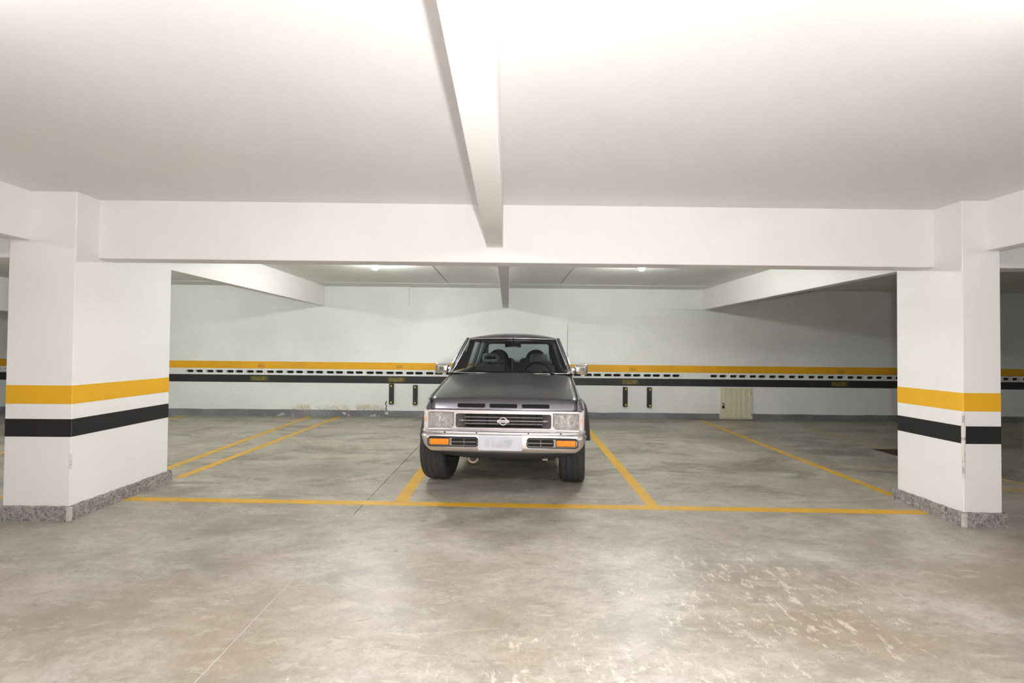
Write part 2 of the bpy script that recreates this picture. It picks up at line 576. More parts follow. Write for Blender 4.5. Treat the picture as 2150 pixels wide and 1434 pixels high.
# ceiling of the drive lane and the parking bays
b = MB()
b.box(XL, XR, YF, 4.05, CEIL, CEIL + 0.25)
ceiling = tag(b.build('ceiling', [M['ceiling']]), kind='structure')
b = MB()
b.box(XL, XR, 4.05, YB + 0.3, CEIL + 0.03, CEIL + 0.25)
ceil2 = tag(b.build('ceiling', [M['dark_slot']]), kind='structure')
edges = [XL, -8.6, -6.4, -3.92, -1.185, 0.0, 1.035, 2.80, 4.15, 6.4, 8.9, XR]
for i in range(len(edges) - 1):
    b = MB()
    g = 0.009
    b.box(edges[i] + g, edges[i + 1] - g, 4.05, 8.83, CEIL - 0.001 * (i % 2), CEIL + 0.05)
    b.build('ceiling_panel', [M['ceiling_panel']], ceil2)
b = MB()
b.box(XL, XR, 8.836, YB + 0.1, CEIL - 0.006, CEIL + 0.05)
b.build('ceiling_panel', [M['ceiling_panel']], ceil2)

# side and rear walls of the hall
for nm, bx in (('wall_left', (XL - 0.2, XL, YF, YB + 0.3)), ('wall_right', (XR, XR + 0.2, YF, YB + 0.3)), ('wall_front', (XL, XR, YF - 0.2, YF))):
    b = MB()
    b.box(*bx, -0.2, CEIL + 0.25)
    tag(b.build(nm, [M['white_plain']]), kind='structure')

# back wall: solid lower and upper zones with a row of vent blocks between
VZ0, VZ1 = 0.866, 0.966
XB = 1.27                       # plaster to the left of this, bare painted blocks to the right
def wz(x):                      # bands and vents run very slightly downhill to the right
    return -0.0018 * x
b = MB()
yb1 = YB + 0.3
b.box(XL, XB, YB, yb1, 0, VZ0)
b.box(XL, XB, YB, yb1, VZ1, 2.33)
b.box(XB, XR, YB + 0.0025, yb1, 0, VZ0)
b.box(XB, XR, YB + 0.0025, yb1, VZ1, 2.33)
b.box(XL, XR, YB + 0.12, yb1, VZ0, VZ1)
b.box(XL, -2.098, YB, yb1, 2.33, CEIL)                     # flush header, left of the recess
b.hexa([(-2.098, YB + 0.045, 2.33), (4.24, YB - 0.03, 2.315), (4.24, yb1, 2.315), (-2.098, yb1, 2.33),
        (-2.098, YB + 0.045, CEIL), (4.24, YB - 0.03, CEIL), (4.24, yb1, CEIL), (-2.098, yb1, CEIL)])   # header set slightly askew
b.box(4.24, XR, YB, yb1, 2.33, CEIL)
wall = tag(b.build('wall_back', [M['wall']]), kind='structure')

# individual painted concrete blocks
bw, bh, gp = 0.41, 0.205, 0.003
meshcache = {}
def block(x0, x1, z0, z1):
    key = (round(x1 - x0, 3), round(z1 - z0, 3))
    if key not in meshcache:
        bb = MB()
        wv, hv, c = key[0] / 2 - gp, key[1] / 2 - gp, 0.003
        fr = [(-wv + c, -0.0025, -hv + c), (wv - c, -0.0025, -hv + c), (wv - c, -0.0025, hv - c), (-wv + c, -0.0025, hv - c)]
        bk = [(-wv, 0.004, -hv), (wv, 0.004, -hv), (wv, 0.004, hv), (-wv, 0.004, hv)]
        bb.add(fr + bk, [(0, 1, 2, 3)] + [(i, i + 4, (i + 1) % 4 + 4, (i + 1) % 4) for i in range(4)])
        o = bb.build('block', [M['block']], wall)
        meshcache[key] = o.data
    else:
        o = bpy.data.objects.new('block', meshcache[key])
        COL.objects.link(o)
        o.parent = wall
    # uneven laying
    o.location = ((x0 + x1) / 2, YB + 0.0024 - random.random() * 0.0012, (z0 + z1) / 2)
    o.rotation_euler = (random.uniform(-0.004, 0.004), 0, random.uniform(-0.002, 0.002))
rows = [(0.085, 0.29), (0.29, 0.495), (0.495, 0.70), (0.70, 0.862)]
z = 0.97
while z < 2.2:
    rows.append((z, min(z + bh, 2.325)))
    z += bh
for ri, (z0, z1) in enumerate(rows):
    x = XB + (0.0 if ri % 2 else -0.205)
    while x < 11.3:
        a, c = max(x, XB), x + bw
        if not (c > 4.47 and a < 5.25 and z0 < 0.6) and c - a > 0.05:
            block(a, c, z0, z1)
        elif c > 4.47 and a < 5.25 and z0 < 0.6:
            if a < 4.47 - 0.05:
                block(a, 4.47, z0, z1)
            if c > 5.25 + 0.05:
                block(5.25, c, z0, z1)
        x += bw

# vent blocks: each a pale block with two slots
def vent_mesh():
    bb = MB()
    wv, hv = 0.208, 0.060
    holes = []
    for s in (-1, 1):
        cx = s * 0.096
        holes.append(rrect(cx - 0.082, cx + 0.082, -0.028, 0.028, 0.026, 3))
    bb.plate([(-wv, -hv), (wv, -hv), (wv, hv), (-wv, hv)], holes, 0.0, 0.06)
    for s in (-1, 1):
        cx = s * 0.096
        bb.add([(cx - 0.09, 0.059, -0.035), (cx + 0.09, 0.059, -0.035), (cx + 0.09, 0.059, 0.035), (cx - 0.09, 0.059, 0.035)], [(0, 1, 2, 3)], 1)
    return bb
vm = None
def vent(xc):
    global vm
    if vm is None:
        o = vent_mesh().build('vent_block', [M['block'], M['dark_slot']], wall)
        vm = o.data
    else:
        o = bpy.data.objects.new('vent_block', vm)
        COL.objects.link(o)
        o.parent = wall
    o.location = (xc, YB - 0.0012, 0.9155 + wz(xc))
    return o
def filler(x0, x1):
    bb = MB()
    bb.box(x0 + 0.001, x1 - 0.001, YB - 0.0012, YB + 0.1, VZ0 - 0.03, VZ1 + 0.03)
    bb.build('filler_block', [M['block']], wall)
x = -6.79 + 0.2095
n = 0
while x + 0.21 < 3.92:
    vent(x)
    x += 0.4195
filler(-7.22, -6.79)
filler(x - 0.2095, 4.28)
xe = 4.28 + 0.2095
while xe < 11.4:
    vent(xe)
    xe += 0.4195
filler(xe - 0.21, XR)
xe = -7.22 - 0.2095
while xe > -11.6:
    vent(xe)
    xe -= 0.4195
filler(XL, xe + 0.21)

# painted bands on the wall
def wband(name, zt, zb, mat, label):
    bb = MB()
    yy = YB - 0.0042
    xs = [XL, -8, -4, 0, XB, 4, 8, XR]
    rows = [[(x, yy, zb + wz(x)), (x, yy, zt + wz(x)), (x, YB + 0.004, zt + wz(x)), (x, YB + 0.004, zb + wz(x))] for x in xs]
    bb.grid(rows, 0, False, True)
    return tag(bb.build(name, mat, wall), label)
wband('painted_band', 1.133, 0.983, M['yellow'], 'yellow painted band')
wband('painted_band', 0.850, 0.694, M['black'], 'black painted band')
def mark(px, zc, sx, sz, mat):
    bb = MB()
    bb.box(-sx, sx, -0.0008, 0.0004, -sz, sz)
    o = bb.build('stencil_mark', mat, wall)
    o.location = (px, YB - 0.0046, zc + wz(px))
for px in (-5.22, -2.34, 2.60, 7.07):
    mark(px, 0.775, 0.21, 0.06, M['mark_on_black'])
for px in (-5.18, -2.28, 2.65, 7.12):
    mark(px, 1.05, 0.085, 0.05, M['mark_on_yellow'])

# grey skirting (leaves out the hatch)
for x0, x1 in ((XL, 4.50), (5.21, XR)):
    bb = MB()
    n = max(2, int((x1 - x0) / 0.35))
    rows = []
    for i in range(n + 1):
        x = x0 + (x1 - x0) * i / n
        zt = 0.122 - 0.0025 * x + random.uniform(-0.006, 0.006)
        yy = YB - 0.012
        rows.append([(x, yy, 0), (x, yy, zt), (x, YB + 0.01, zt + 0.004), (x, YB + 0.01, 0)])
    bb.grid(rows, 0, False, True)
    bb.add(rows[0], [(0, 1, 2, 3)])
    bb.add(rows[-1], [(3, 2, 1, 0)])
    tag(bb.build('baseboard_back', M['skirt']), kind='structure')

# beams
def beam(label, x0, x1, y0, y1, zb, zt=CEIL + 0.02):
    bb = MB()
    bb.box(x0, x1, y0, y1, zb, zt)
    o = bb.build('beam', M['beam'])
    bevel(o, 0.006)
    tag(o, label, kind='structure')
beam('white cross beam spanning between the two columns', XL, XR, 3.95, 4.14, 2.225)
beam('white ceiling beam running down the middle of the drive lane', -0.195, -0.05, YF, 3.96, 2.363)
beam('white ceiling beam above the parked car', -0.115, 0.015, 4.13, YB + 0.05, 2.32)
beam('white beam from the left column to the back wall', -4.00, -3.87, 4.13, YB + 0.02, 2.325)
beam('white beam from the right column to the back wall', 4.14, 4.27, 4.13, YB + 0.02, 2.315)
beam('white beam from the left column along the drive lane', -4.14, -4.01, YF, 3.96, 2.335)
beam('white beam from the right column along the drive lane', 4.05, 4.18, YF, 3.96, 2.325)
beam('white lintel beam on the back wall at the far left', XL, -9.7, 8.5, YB + 0.02, 2.10)  # extra depth added so its underside makes the dark shadow strip

# columns
def column(label, x0, x1, y0, y1, side):
    b = MB()
    b.box(x0, x1, y0, y1, 0, CEIL + 0.01)
    col = tag(b.build('column', M['column']), label, kind='structure')
    bevel(col, 0.008, 3)
    for nm, mat, zt, zb in (('yellow painted band', M['col_yellow'], 1.118, 0.963), ('black painted band', M['col_black'], 0.838, 0.690)):
        b = MB()
        e = 0.0015
        c = 0.008
        ring = []
        for cx, cy, a0 in ((x1 - c, y1 - c, 0), (x0 + c, y1 - c, 90), (x0 + c, y0 + c, 180), (x1 - c, y0 + c, 270)):
            for k in range(4):
                a = R(a0 + 30 * k)
                ring.append((cx + (c + e) * math.cos(a), cy + (c + e) * math.sin(a)))
        b.grid([[(p[0], p[1], zb) for p in ring], [(p[0], p[1], zt) for p in ring]], 0, False, True)
        o = tag(b.build('painted_band', mat, col), nm)
        solid(o, 0.0012)
    # rough stone skirting, one slab per side
    th, h = 0.028, 0.118
    def stone(p, q, nrm):
        p, q = Vector(p), Vector(q)
        L = (q - p).length
        n = max(6, int(L / 0.035))
        mrows = []
        for i in range(n + 1):
            r = []
            base = p.lerp(q, i / n)
            for k, (o_, z_) in enumerate(((th, 0.0), (th, 0.04), (th, 0.08), (th - 0.003, h - 0.004), (th - 0.010, h), (0, h))):
                j = mnoise.noise(Vector((base.x * 22, base.y * 22, z_ * 30))) * 0.006 if 0 < k < 5 else 0
                pt = base + Vector(nrm) * (o_ + j)
                r.append((pt.x, pt.y, max(0, z_ + (random.uniform(-0.004, 0.004) if k >= 3 else 0))))
            mrows.append(r)
        b = MB()
        b.grid(mrows, 0, False)
        b.add(mrows[0] + [(p.x, p.y, 0)], [tuple(range(7))])
        b.add(mrows[-1] + [(q.x, q.y, 0)], [tuple(range(7))])
        b.build('skirting_stone', M['granite'], col)
    g = 0.012
    stone((x0 - th, y0, 0), (x1 + th - g, y0, 0), (0, -1, 0))
    stone((x0 - th, y1, 0), (x1 + th, y1, 0), (0, 1, 0))
    stone((x0, y0, 0), (x0, y1, 0), (-1, 0, 0))
    stone((x1, y0 - th + g, 0), (x1, y1, 0), (1, 0, 0))
    cx = x1 + th - 0.012 if side > 0 else x0 - th + 0.012
    b = MB()
    b.cbox(cx - 0.015, cx + 0.015, y0 - th - 0.003, y0 - th + 0.024, 0, 0.116, 0.004)
    b.build('mortar_joint', M['mortar'], col)
    return col
column('wide white column with yellow and black bands on the left', -4.185, -3.632, 3.74, 4.80, 1)
column('slim white column with yellow and black bands and chipped corner on the right', 3.84, 4.165, 3.70, 4.335, -1)

# ------------------------------------------------------------------ lamps
def bulb_lamp(x, y, mat, label):
    t = empty('ceiling_bulb', (x, y, CEIL))
    tag(t, label, 'lamp', 'bare bulbs on the garage ceiling')
    b = MB()
    b.lathe([(0.0, 0.0), (0.05, 0.0), (0.05, -0.012), (0.032, -0.018), (0.026, -0.03), (0.0, -0.03)], 'Z', n=20)
    b.build('socket', M['socket'], t)
    b = MB()
    prof = [(0.018, -0.031), (0.022, -0.04), (0.038, -0.06), (0.050, -0.085), (0.052, -0.10), (0.046, -0.122), (0.03, -0.14), (0.0, -0.147)]
    b.lathe(prof, 'Z', n=14)
    b.build('bulb', mat, t)
    return t
bulb_lamp(-1.97, 6.55, M['bulb_back'], 'lit bare bulb on the ceiling left of the car, behind the cross beam')
bulb_lamp(1.93, 6.38, M['bulb_back'], 'lit bare bulb on the ceiling right of the car, behind the cross beam')
bulb_lamp(-1.95, 1.0, M['bulb_front'], 'lit bare bulb over the drive lane, left of its middle beam')
bulb_lamp(1.95, 1.0, M['bulb_front'], 'lit bare bulb over the drive lane, right of its middle beam')
bulb_lamp(6.3, 1.0, M['bulb_front'], 'lit bare bulb over the drive lane beyond the slim right column')
bulb_lamp(-6.3, 1.0, M['bulb_front'], 'lit bare bulb over the drive lane beyond the wide left column')
bulb_lamp(-1.95, -2.4, M['bulb_front'], 'added fill bulb over the drive lane behind the camera, left of the beam')  # unseen bulb, added for more even frontal light on the columns
bulb_lamp(1.95, -2.4, M['bulb_front'], 'added fill bulb over the drive lane behind the camera, right of the beam')  # its twin, likewise added to light the column fronts
bulb_lamp(-6.3, 6.4, M['bulb_back'], 'lit bare bulb in the bay beyond the left column')

# ------------------------------------------------------------------ wall bumpers
def wall_bumper(x, zt, zb, label):
    t = empty('wall_bumper', (x, YB, zb))
    tag(t, label, 'bumper', 'rubber bumpers on the back wall')
    h = zt - zb
    b = MB()
    fr = rrect(-0.042, 0.042, 0.006, h - 0.006, 0.018, 4)
    bk = rrect(-0.052, 0.052, 0.0, h, 0.02, 4)
    n = len(fr)
    b.add([(p[0], -0.05, p[1]) for p in fr] + [(p[0], -0.001, p[1]) for p in bk],
          [tuple(range(n))] + [(i, i + n, (i + 1) % n + n, (i + 1) % n) for i in range(n)])
    b.build('pad', M['rubber'], t)
    for zc in (0.045, h - 0.045):
        b = MB()
        b.lathe([(0.0, -0.062), (0.010, -0.062), (0.017, -0.058), (0.019, -0.049)], 'Y', (0.004, 0, zc), 12)
        b.build('bolt', M['bolt_yellow'], t)
wall_bumper(-2.44, 0.695, 0.262, 'black rubber wall bumper left of the car, further from it, beside a wall crack')
wall_bumper(-1.94, 0.67, 0.25, 'black rubber wall bumper left of the car, the nearer one to it')
wall_bumper(2.497, 0.665, 0.245, 'black rubber wall bumper right of the car, the nearer one to it')
wall_bumper(3.008, 0.662, 0.232, 'black rubber wall bumper right of the car, on the side of the cream hatch')

# ------------------------------------------------------------------ hatch
t = empty('access_hatch', (4.857, YB, 0.012))
tag(t, 'small cream ribbed metal hatch low on the back wall', 'hatch')
b = MB()
b.plate([(-0.338, 0), (0.338, 0), (0.338, 0.655), (-0.338, 0.655)], [[(-0.31, 0.025), (0.31, 0.025), (0.31, 0.63), (-0.31, 0.63)]], -0.03, 0.01)
b.build('frame', M['cream'], t)
b = MB()
b.box(-0.307, 0.307, -0.016, 0.0, 0.028, 0.627)
door = b.build('door', M['cream'], t)
xs = [-0.265, -0.16, -0.055, 0.05, 0.155, 0.265]
for i in range(5):
    b = MB()
    x0, x1 = xs[i] + 0.005, xs[i + 1] - 0.005
    b.hexa([(x0, -0.034, 0.033), (x1, -0.019, 0.033), (x1, -0.016, 0.033), (x0, -0.016, 0.033),
            (x0, -0.034, 0.622), (x1, -0.019, 0.622), (x1, -0.016, 0.622), (x0, -0.016, 0.622)])
    b.build('panel', M['cream'], door)
for zc in (0.10, 0.54):
    b = MB()
    b.tube([(0.308, -0.036, zc - 0.04), (0.308, -0.036, zc + 0.04)], 0.008)
    b.build('hinge', M['steel'], t)
b = MB()
b.box(-0.32, -0.27, -0.045, -0.0165, 0.315, 0.335)
b.build('hasp', M['steel'], t)
t = empty('padlock', (4.857 - 0.295, YB - 0.055, 0.235))
tag(t, 'dark padlock hanging on the left edge of the cream hatch', 'padlock')
b = MB()
b.cbox(-0.026, 0.026, -0.010, 0.010, 0, 0.05, 0.004)
b.build('body', M['brass'], t)
b = MB()
b.tube([(-0.015, 0, 0.05), (-0.015, 0, 0.085), (-0.010, 0, 0.1), (0, 0, 0.107), (0.010, 0, 0.1), (0.015, 0, 0.085), (0.015, 0, 0.05)], 0.005)
b.build('shackle', M['steel'], t)

# ------------------------------------------------------------------ floor drain beside the right column
t = empty('drain_cover', (5.78, 6.38, 0))
tag(t, 'dark rusty drain grate in the floor behind the slim right column', 'drain')
b = MB()
b.box(-0.31, 0.31, -0.2, -0.17, 0.0005, 0.006)
b.box(-0.31, 0.31, 0.17, 0.2, 0.0005, 0.006)
b.box(-0.31, -0.28, -0.17, 0.17, 0.0005, 0.006)
b.box(0.28, 0.31, -0.17, 0.17, 0.0005, 0.006)
b.build('frame', M['drain'], t)
for i in range(13):
    b = MB()
    xx = -0.27 + i * 0.045
    b.box(xx - 0.014, xx + 0.014, -0.17, 0.17, 0.0005, 0.005)
    b.build('slat', M['drain'], t)
b = MB()
b.box(-0.28, 0.28, -0.17, 0.17, 0.0003, 0.001)
b.build('pit', M['dark_slot'], t)
#CAR#
# ------------------------------------------------------------------ the parked off-roader
def lerp_tab(tab, y):
    if y <= tab[0][0]:
        return tab[0][1]
    for (a, va), (c, vc) in zip(tab, tab[1:]):
        if y <= c:
            return va + (vc - va) * (y - a) / (c - a)
    return tab[-1][1]

def metal_paint(name, c, rough, metal, coat):
    m = NT(name)
    n = m.noise(m.objco(), 900, 2)
    dk = tuple(x * 0.85 for x in c[:3]) + (1,)
    m.base(m.mix(n, dk, c))
    m.setv(Roughness=rough, Metallic=metal, Coat_Weight=coat, Coat_Roughness=0.06)
    return m.m
M['paint'] = metal_paint('graphite_metallic_paint', srgb(112, 110, 116), 0.28, 0.8, 0.3)
M['chrome'] = simple('chrome', srgb(228, 223, 223), 0.2, 1.0)
M['bright'] = simple('bright_silver', srgb(224, 216, 216), 0.34, 0.8)
M['bumper_chrome'] = simple('dulled_chrome', srgb(232, 226, 226), 0.27, 0.92)
M['satin'] = simple('satin_silver_plastic', srgb(168, 164, 164), 0.28, 0.75)
M['grey_plastic'] = simple('grey_plastic', srgb(92, 90, 90), 0.5)
M['black_plastic'] = simple('black_plastic', srgb(20, 20, 21), 0.6, spec=0.2)
M['flare'] = simple('dark_flare_plastic', srgb(46, 44, 46), 0.5)
M['under'] = simple('dark_underbody', srgb(34, 33, 32), 0.7, var=0.2, scale=8)
M['tyre'] = simple('tyre_rubber', srgb(52, 52, 53), 0.75, var=0.12, scale=30, bump=0.2)
M['alloy'] = simple('alloy', srgb(170, 170, 170), 0.3, 0.9)
M['fabric'] = simple('grey_seat_fabric', srgb(140, 143, 144), 0.9, var=0.08, scale=60)
M['dark_fabric'] = simple('dark_seat_fabric', srgb(66, 69, 71), 0.9, var=0.08, scale=60)
M['dash'] = simple('dark_dashboard', srgb(58, 60, 61), 0.6)
M['mirror'] = simple('mirror_glass', srgb(190, 195, 198), 0.03, 1.0)
M['amber'] = simple('amber_lens', srgb(246, 140, 10), 0.2, coat=0.6, var=0.12, scale=40)
M['clear_lens'] = simple('pale_ribbed_lens', srgb(216, 206, 200), 0.2, coat=0.5, var=0.05, scale=40)
M['peach_lens'] = simple('peach_lens', srgb(232, 176, 140), 0.25, coat=0.4)
M['rust'] = simple('pale_rusty_steel', srgb(186, 160, 146), 0.6, 0.2, var=0.15, scale=40)
def glass(name, tint, refl=0.08, extra=None):
    m = NT(name)
    tr = m.node('ShaderNodeBsdfTransparent')
    tr.inputs[0].default_value = tint
    gl = m.node('ShaderNodeBsdfGlossy')
    gl.inputs['Roughness'].default_value = 0.02
    fr = m.node('ShaderNodeFresnel')
    fr.inputs['IOR'].default_value = 1.45
    mx = m.node('ShaderNodeMixShader')
    m.link(fr.outputs[0], mx.inputs[0])
    m.link(tr.outputs[0], mx.inputs[1])
    m.link(gl.outputs[0], mx.inputs[2])
    m.link(mx.outputs[0], m.n['Material Output'].inputs['Surface'])
    return m
M['glass'] = glass('tinted_glass', (0.74, 0.79, 0.79, 1)).m
g_ = glass('headlight_glass', (0.93, 0.94, 0.93, 1))
df_ = g_.node('ShaderNodeBsdfDiffuse')
df_.inputs[0].default_value = (0.80, 0.80, 0.78, 1)
mx_ = g_.node('ShaderNodeMixShader')
vn_ = g_.noise(g_.mapping(g_.objco(), (1, 1, 0.6)), 55, 3, 0.6)
g_.link(g_.ramp(vn_, 0.3, 0.7, 0.04, 0.32), mx_.inputs[0])
src_ = g_.n['Material Output'].inputs['Surface'].links[0].from_socket
g_.link(src_, mx_.inputs[1])
g_.link(df_.outputs[0], mx_.inputs[2])
g_.link(mx_.outputs[0], g_.n['Material Output'].inputs['Surface'])
M['lamp_glass'] = g_.m
# blurred number plate
m = NT('number_plate_face')
o_ = m.objco()
n_ = m.noise(m.mapping(o_, (1, 1, 0.5)), 18, 1)
e_ = m.sep(o_)
k_ = m.math('MULTIPLY', m.ramp(m.math('ABSOLUTE', e_[0]), 0.10, 0.17, 1, 0), m.ramp(m.math('ABSOLUTE', e_[2]), 0.025, 0.05, 1, 0))
m.base(m.mix(m.math('MULTIPLY', k_, m.ramp(n_, 0.35, 0.65, 0.05, 0.45)), srgb(206, 206, 212), srgb(140, 148, 164)))
m.setv(Roughness=0.35)
M['plate'] = m.m

car = empty('off_road_car', (-0.044, 4.275, 0), R(-3.4))
tag(car, 'dark grey off-road car with chrome grille and bumper parked nose out in the bay', 'car')
def P(mb, name, mat, parent=None, label=None, bv=0, sd=0):
    o = mb.build(name, mat, parent or car)
    if label:
        o['label'] = label
    if sd:
        solid(o, sd)
    if bv:
        bevel(o, bv)
    return o

FA, RA, WC, WR = 0.72, 3.37, 0.375, 0.375
hw_tab = [(0.10, 0.775), (0.2, 0.792), (0.4, 0.805), (0.8, 0.815), (1.4, 0.815), (2.0, 0.83), (4.0, 0.825), (4.3, 0.80)]
ht_tab = [(0.12, 0.940), (0.17, 0.950), (0.30, 0.978), (1.33, 1.11), (1.5, 1.13), (4.3, 1.15)]
hh_tab = [(0.10, 0.722), (0.3, 0.735), (1.33, 0.752)]
def zlow(y):
    base = 0.47 if 0.5 < y < 3.9 else 0.56
    for yc in (FA, RA):
        d = 0.475 ** 2 - (y - yc) ** 2
        if d > 0:
            base = max(base, WC + math.sqrt(d))
    return base
def side_rows(y0, y1, s, top_in):
    ys = set([y0, y1])
    k = y0
    while k < y1:
        ys.add(round(k, 4)); k += 0.06
    for yc in (FA, RA):
        for a in range(0, 181, 10):
            yy = yc + 0.475 * math.cos(R(a))
            if y0 < yy < y1:
                ys.add(round(yy, 4))
    rows = []
    for y in sorted(ys):
        hw, zt, zb = lerp_tab(hw_tab, y), lerp_tab(ht_tab, y), zlow(y)
        row = []
        for tq in (0, 0.12, 0.3, 0.5, 0.7, 0.85, 0.94, 1.0):
            zq = zb + (zt - 0.004 - zb) * tq
            q = (zq - 0.47) / (zt - 0.47)
            x = hw - 0.035 * max(0, 0.35 - q) / 0.35 - 0.045 * max(0, q - 0.62) ** 2 / 0.38 ** 2
            row.append((s * x, y, zq))
        if top_in:
            row.append((s * (lerp_tab(hh_tab, y) + 0.03), y, zt + 0.004))
            row.append((s * (lerp_tab(hh_tab, y) + 0.0055), y, zt + 0.006))
        rows.append(row)
    return rows
for s in (-1, 1):
    b = MB()
    rows = side_rows(0.13, 1.40, s, True)
    b.grid(rows)
    # front cap beside the bonnet, above the corner lamp
    r0 = [p for p in rows[0] if p[2] > 0.83]
    b.add([(s * 0.726, 0.125, 0.848), (s * 0.775, 0.127, 0.848)] + r0, [tuple(range(len(r0) + 2))])
    f_ = P(b, 'fender', M['paint'], sd=0.012)
    b = MB()
    rows = side_rows(1.407, 2.52, s, False)
    b.grid(rows)
    d_ = P(b, 'door', M['paint'], sd=0.02)
    b = MB()
    b.cbox(s * 0.838 - 0.012, s * 0.838 + 0.012, 2.28, 2.42, 0.98, 1.01, 0.004)
    b.build('door_handle', M['black_plastic'], d_)
    b = MB()
    rows = side_rows(2.527, 4.30, s, False)
    b.grid(rows)
    P(b, 'rear_quarter_panel', M['paint'], sd=0.02)
    # wheel-arch flares
    for yc in (FA, RA):
        b = MB()
        rows = []
        for a in range(16, 168, 8):
            ca, sa = math.cos(R(a)), math.sin(R(a))
            row = []
            for r, x in ((0.455, 0.775), (0.445, 0.855), (0.452, 0.872), (0.475, 0.874), (0.52, 0.845), (0.545, 0.795)):
                row.append((s * x, yc + r * ca, WC + r * sa))
            rows.append(row)
        b.grid(rows, 0, True, True)
        P(b, 'wheel_arch_flare', M['flare'])
        # wheel well
        b = MB()
        rows = []
        for a in range(0, 181, 12):
            rows.append([(s * 0.42, yc + 0.465 * math.cos(R(a)), WC + 0.465 * math.sin(R(a))), (s * 0.79, yc + 0.465 * math.cos(R(a)), WC + 0.465 * math.sin(R(a)))])
        b.grid(rows)
        b.add([r[0] for r in rows], [tuple(range(len(rows)))])
        P(b, 'wheel_well', M['under'])
    b = MB()
    b.cbox(s * 0.74 - 0.05, s * 0.74 + 0.05, 1.2, 2.9, 0.40, 0.475, 0.01)
    P(b, 'rocker_panel', M['flare'])

# bonnet
b = MB()
prof = [(0.108, 0.842, 0), (0.114, 0.862, 0), (0.128, 0.905, 0), (0.144, 0.940, 0.1), (0.158, 0.953, 0.3), (0.185, 0.962, 0.5), (0.26, 0.974, 0.8)]
prof += [(y, 0.974 + (1.122 - 0.974) * (y - 0.26) / (1.325 - 0.26), 1.0) for y in [0.26 + (1.325 - 0.26) * k / 12 for k in range(1, 13)]]
rows = []
for y, z, k in prof:
    hh = lerp_tab(hh_tab, y)
    row = []
    for j in range(33):
        u = -1 + 2 * j / 32
        x = u * hh
        zz = z + 0.026 * k * (1 - abs(u) ** 2.2)
        ridge = 0.30 + 0.06 * (1.33 - y)
        t_ = max(0, min(1, (ridge - abs(x)) / 0.05 + 0.5))
        zz += 0.009 * k * (t_ * t_ * (3 - 2 * t_)) * min(1, max(0, (y - 0.2) / 0.4))
        yy = y - 0.012 * (1 - u * u) - (0.05 * (1 - u * u) if y > 1.2 else 0) * (y - 1.2) / 0.125
        row.append((x, yy, zz))
    rows.append(row)
b.grid(rows)
hood = P(b, 'hood', M['paint'], sd=0.014)
for cx in (-0.318, 0.0, 0.318):
    b = MB()
    o2 = rrect(cx - 0.136, cx + 0.136, -0.018, 0.018, 0.010, 3)
    b.plate(o2, [rrect(cx - 0.128, cx + 0.128, -0.011, 0.011, 0.006, 3)], -0.010, 0.004)
    b.prism(rrect(cx - 0.13, cx + 0.13, -0.012, 0.012, 0.007, 3), -0.002, 0.004)
    b.box(cx - 0.126, cx + 0.126, -0.006, 0.0, -0.002, 0.002)
    v_ = b.build('hood_vent', M['black_plastic'], hood)
    v_.location = (0, 0.118 - 0.012 * (1 - (cx / 0.72) ** 2), 0.892)
    v_.rotation_euler = (R(-19), 0, 0)

# dark core behind panels: box under the bonnet added to block light
b = MB()
b.box(-0.70, 0.70, 0.22, 1.30, 0.52, 0.90)
P(b, 'light_block_core', M['under'])
b = MB()
b.box(-0.74, 0.74, 1.30, 4.26, 0.46, 0.56)
b.box(-0.74, 0.74, 1.30, 1.36, 0.46, 1.10)
P(b, 'floor_pan', M['under'])

# front panel: bright frame with openings for lamps and grille
b = MB()
def lampole(s):
    L = [(0.735, 0.665), (0.735, 0.822), (0.492, 0.822), (0.492, 0.70), (0.52, 0.668)]
    return [(s * p[0], p[1]) for p in L][::s]
b.plate([(-0.745, 0.645), (0.745, 0.645), (0.745, 0.846), (-0.745, 0.846)],
        [rrect(-0.468, 0.468, 0.676, 0.812, 0.018, 3), lampole(-1), lampole(1)], 0.092, 0.16)
frame = P(b, 'grille_surround', M['bright'])
bevel(frame, 0.006, 2)
# grille
b = MB()
b.box(-0.475, 0.475, 0.235, 0.245, 0.66, 0.83)
b.box(-0.475, 0.475, 0.12, 0.24, 0.655, 0.674)
b.box(-0.475, 0.475, 0.12, 0.24, 0.815, 0.83)
grille = P(b, 'grille', M['black_plastic'])
for s in (-1, 1):
    b = MB()
    x0, x1 = s * 0.466, s * 0.385
    b.hexa([(x0, 0.104, 0.678), (x1, 0.175, 0.678), (x1, 0.185, 0.678), (x0, 0.185, 0.678), (x0, 0.104, 0.811), (x1, 0.175, 0.811), (x1, 0.185, 0.811), (x0, 0.185, 0.811)])
    b.build('pocket', M['grey_plastic'], grille)
for zc, hl, y_ in ((0.775, 0.388, 0.120), (0.743, 0.40, 0.104), (0.711, 0.388, 0.120)):
    b = MB()
    rows = []
    for x in (-hl, hl):
        rows.append([(x, y_ + 0.03, zc + 0.004), (x, y_, zc + 0.004), (x, y_ - 0.004, zc), (x, y_, zc - 0.004), (x, y_ + 0.03, zc - 0.004)])
    b.grid(rows, 0, False, True)
    if zc == 0.743:
        for s in (-1, 1):
            b.hexa([(s * hl, y_ - 0.003, zc - 0.006), (s * 0.447, y_ + 0.012, zc - 0.002), (s * 0.447, y_ + 0.03, zc - 0.002), (s * hl, y_ + 0.06, zc - 0.006),
                    (s * hl, y_ - 0.003, zc + 0.011), (s * 0.447, y_ + 0.012, zc + 0.002), (s * 0.447, y_ + 0.03, zc + 0.002), (s * hl, y_ + 0.06, zc + 0.011)])
    b.build('bar', M['bright'], grille)
for xc in (-0.33, -0.165, 0.165, 0.33):
    b = MB()
    b.box(xc - 0.005, xc + 0.005, 0.128, 0.19, 0.678, 0.811)
    b.build('post', M['black_plastic'], grille)
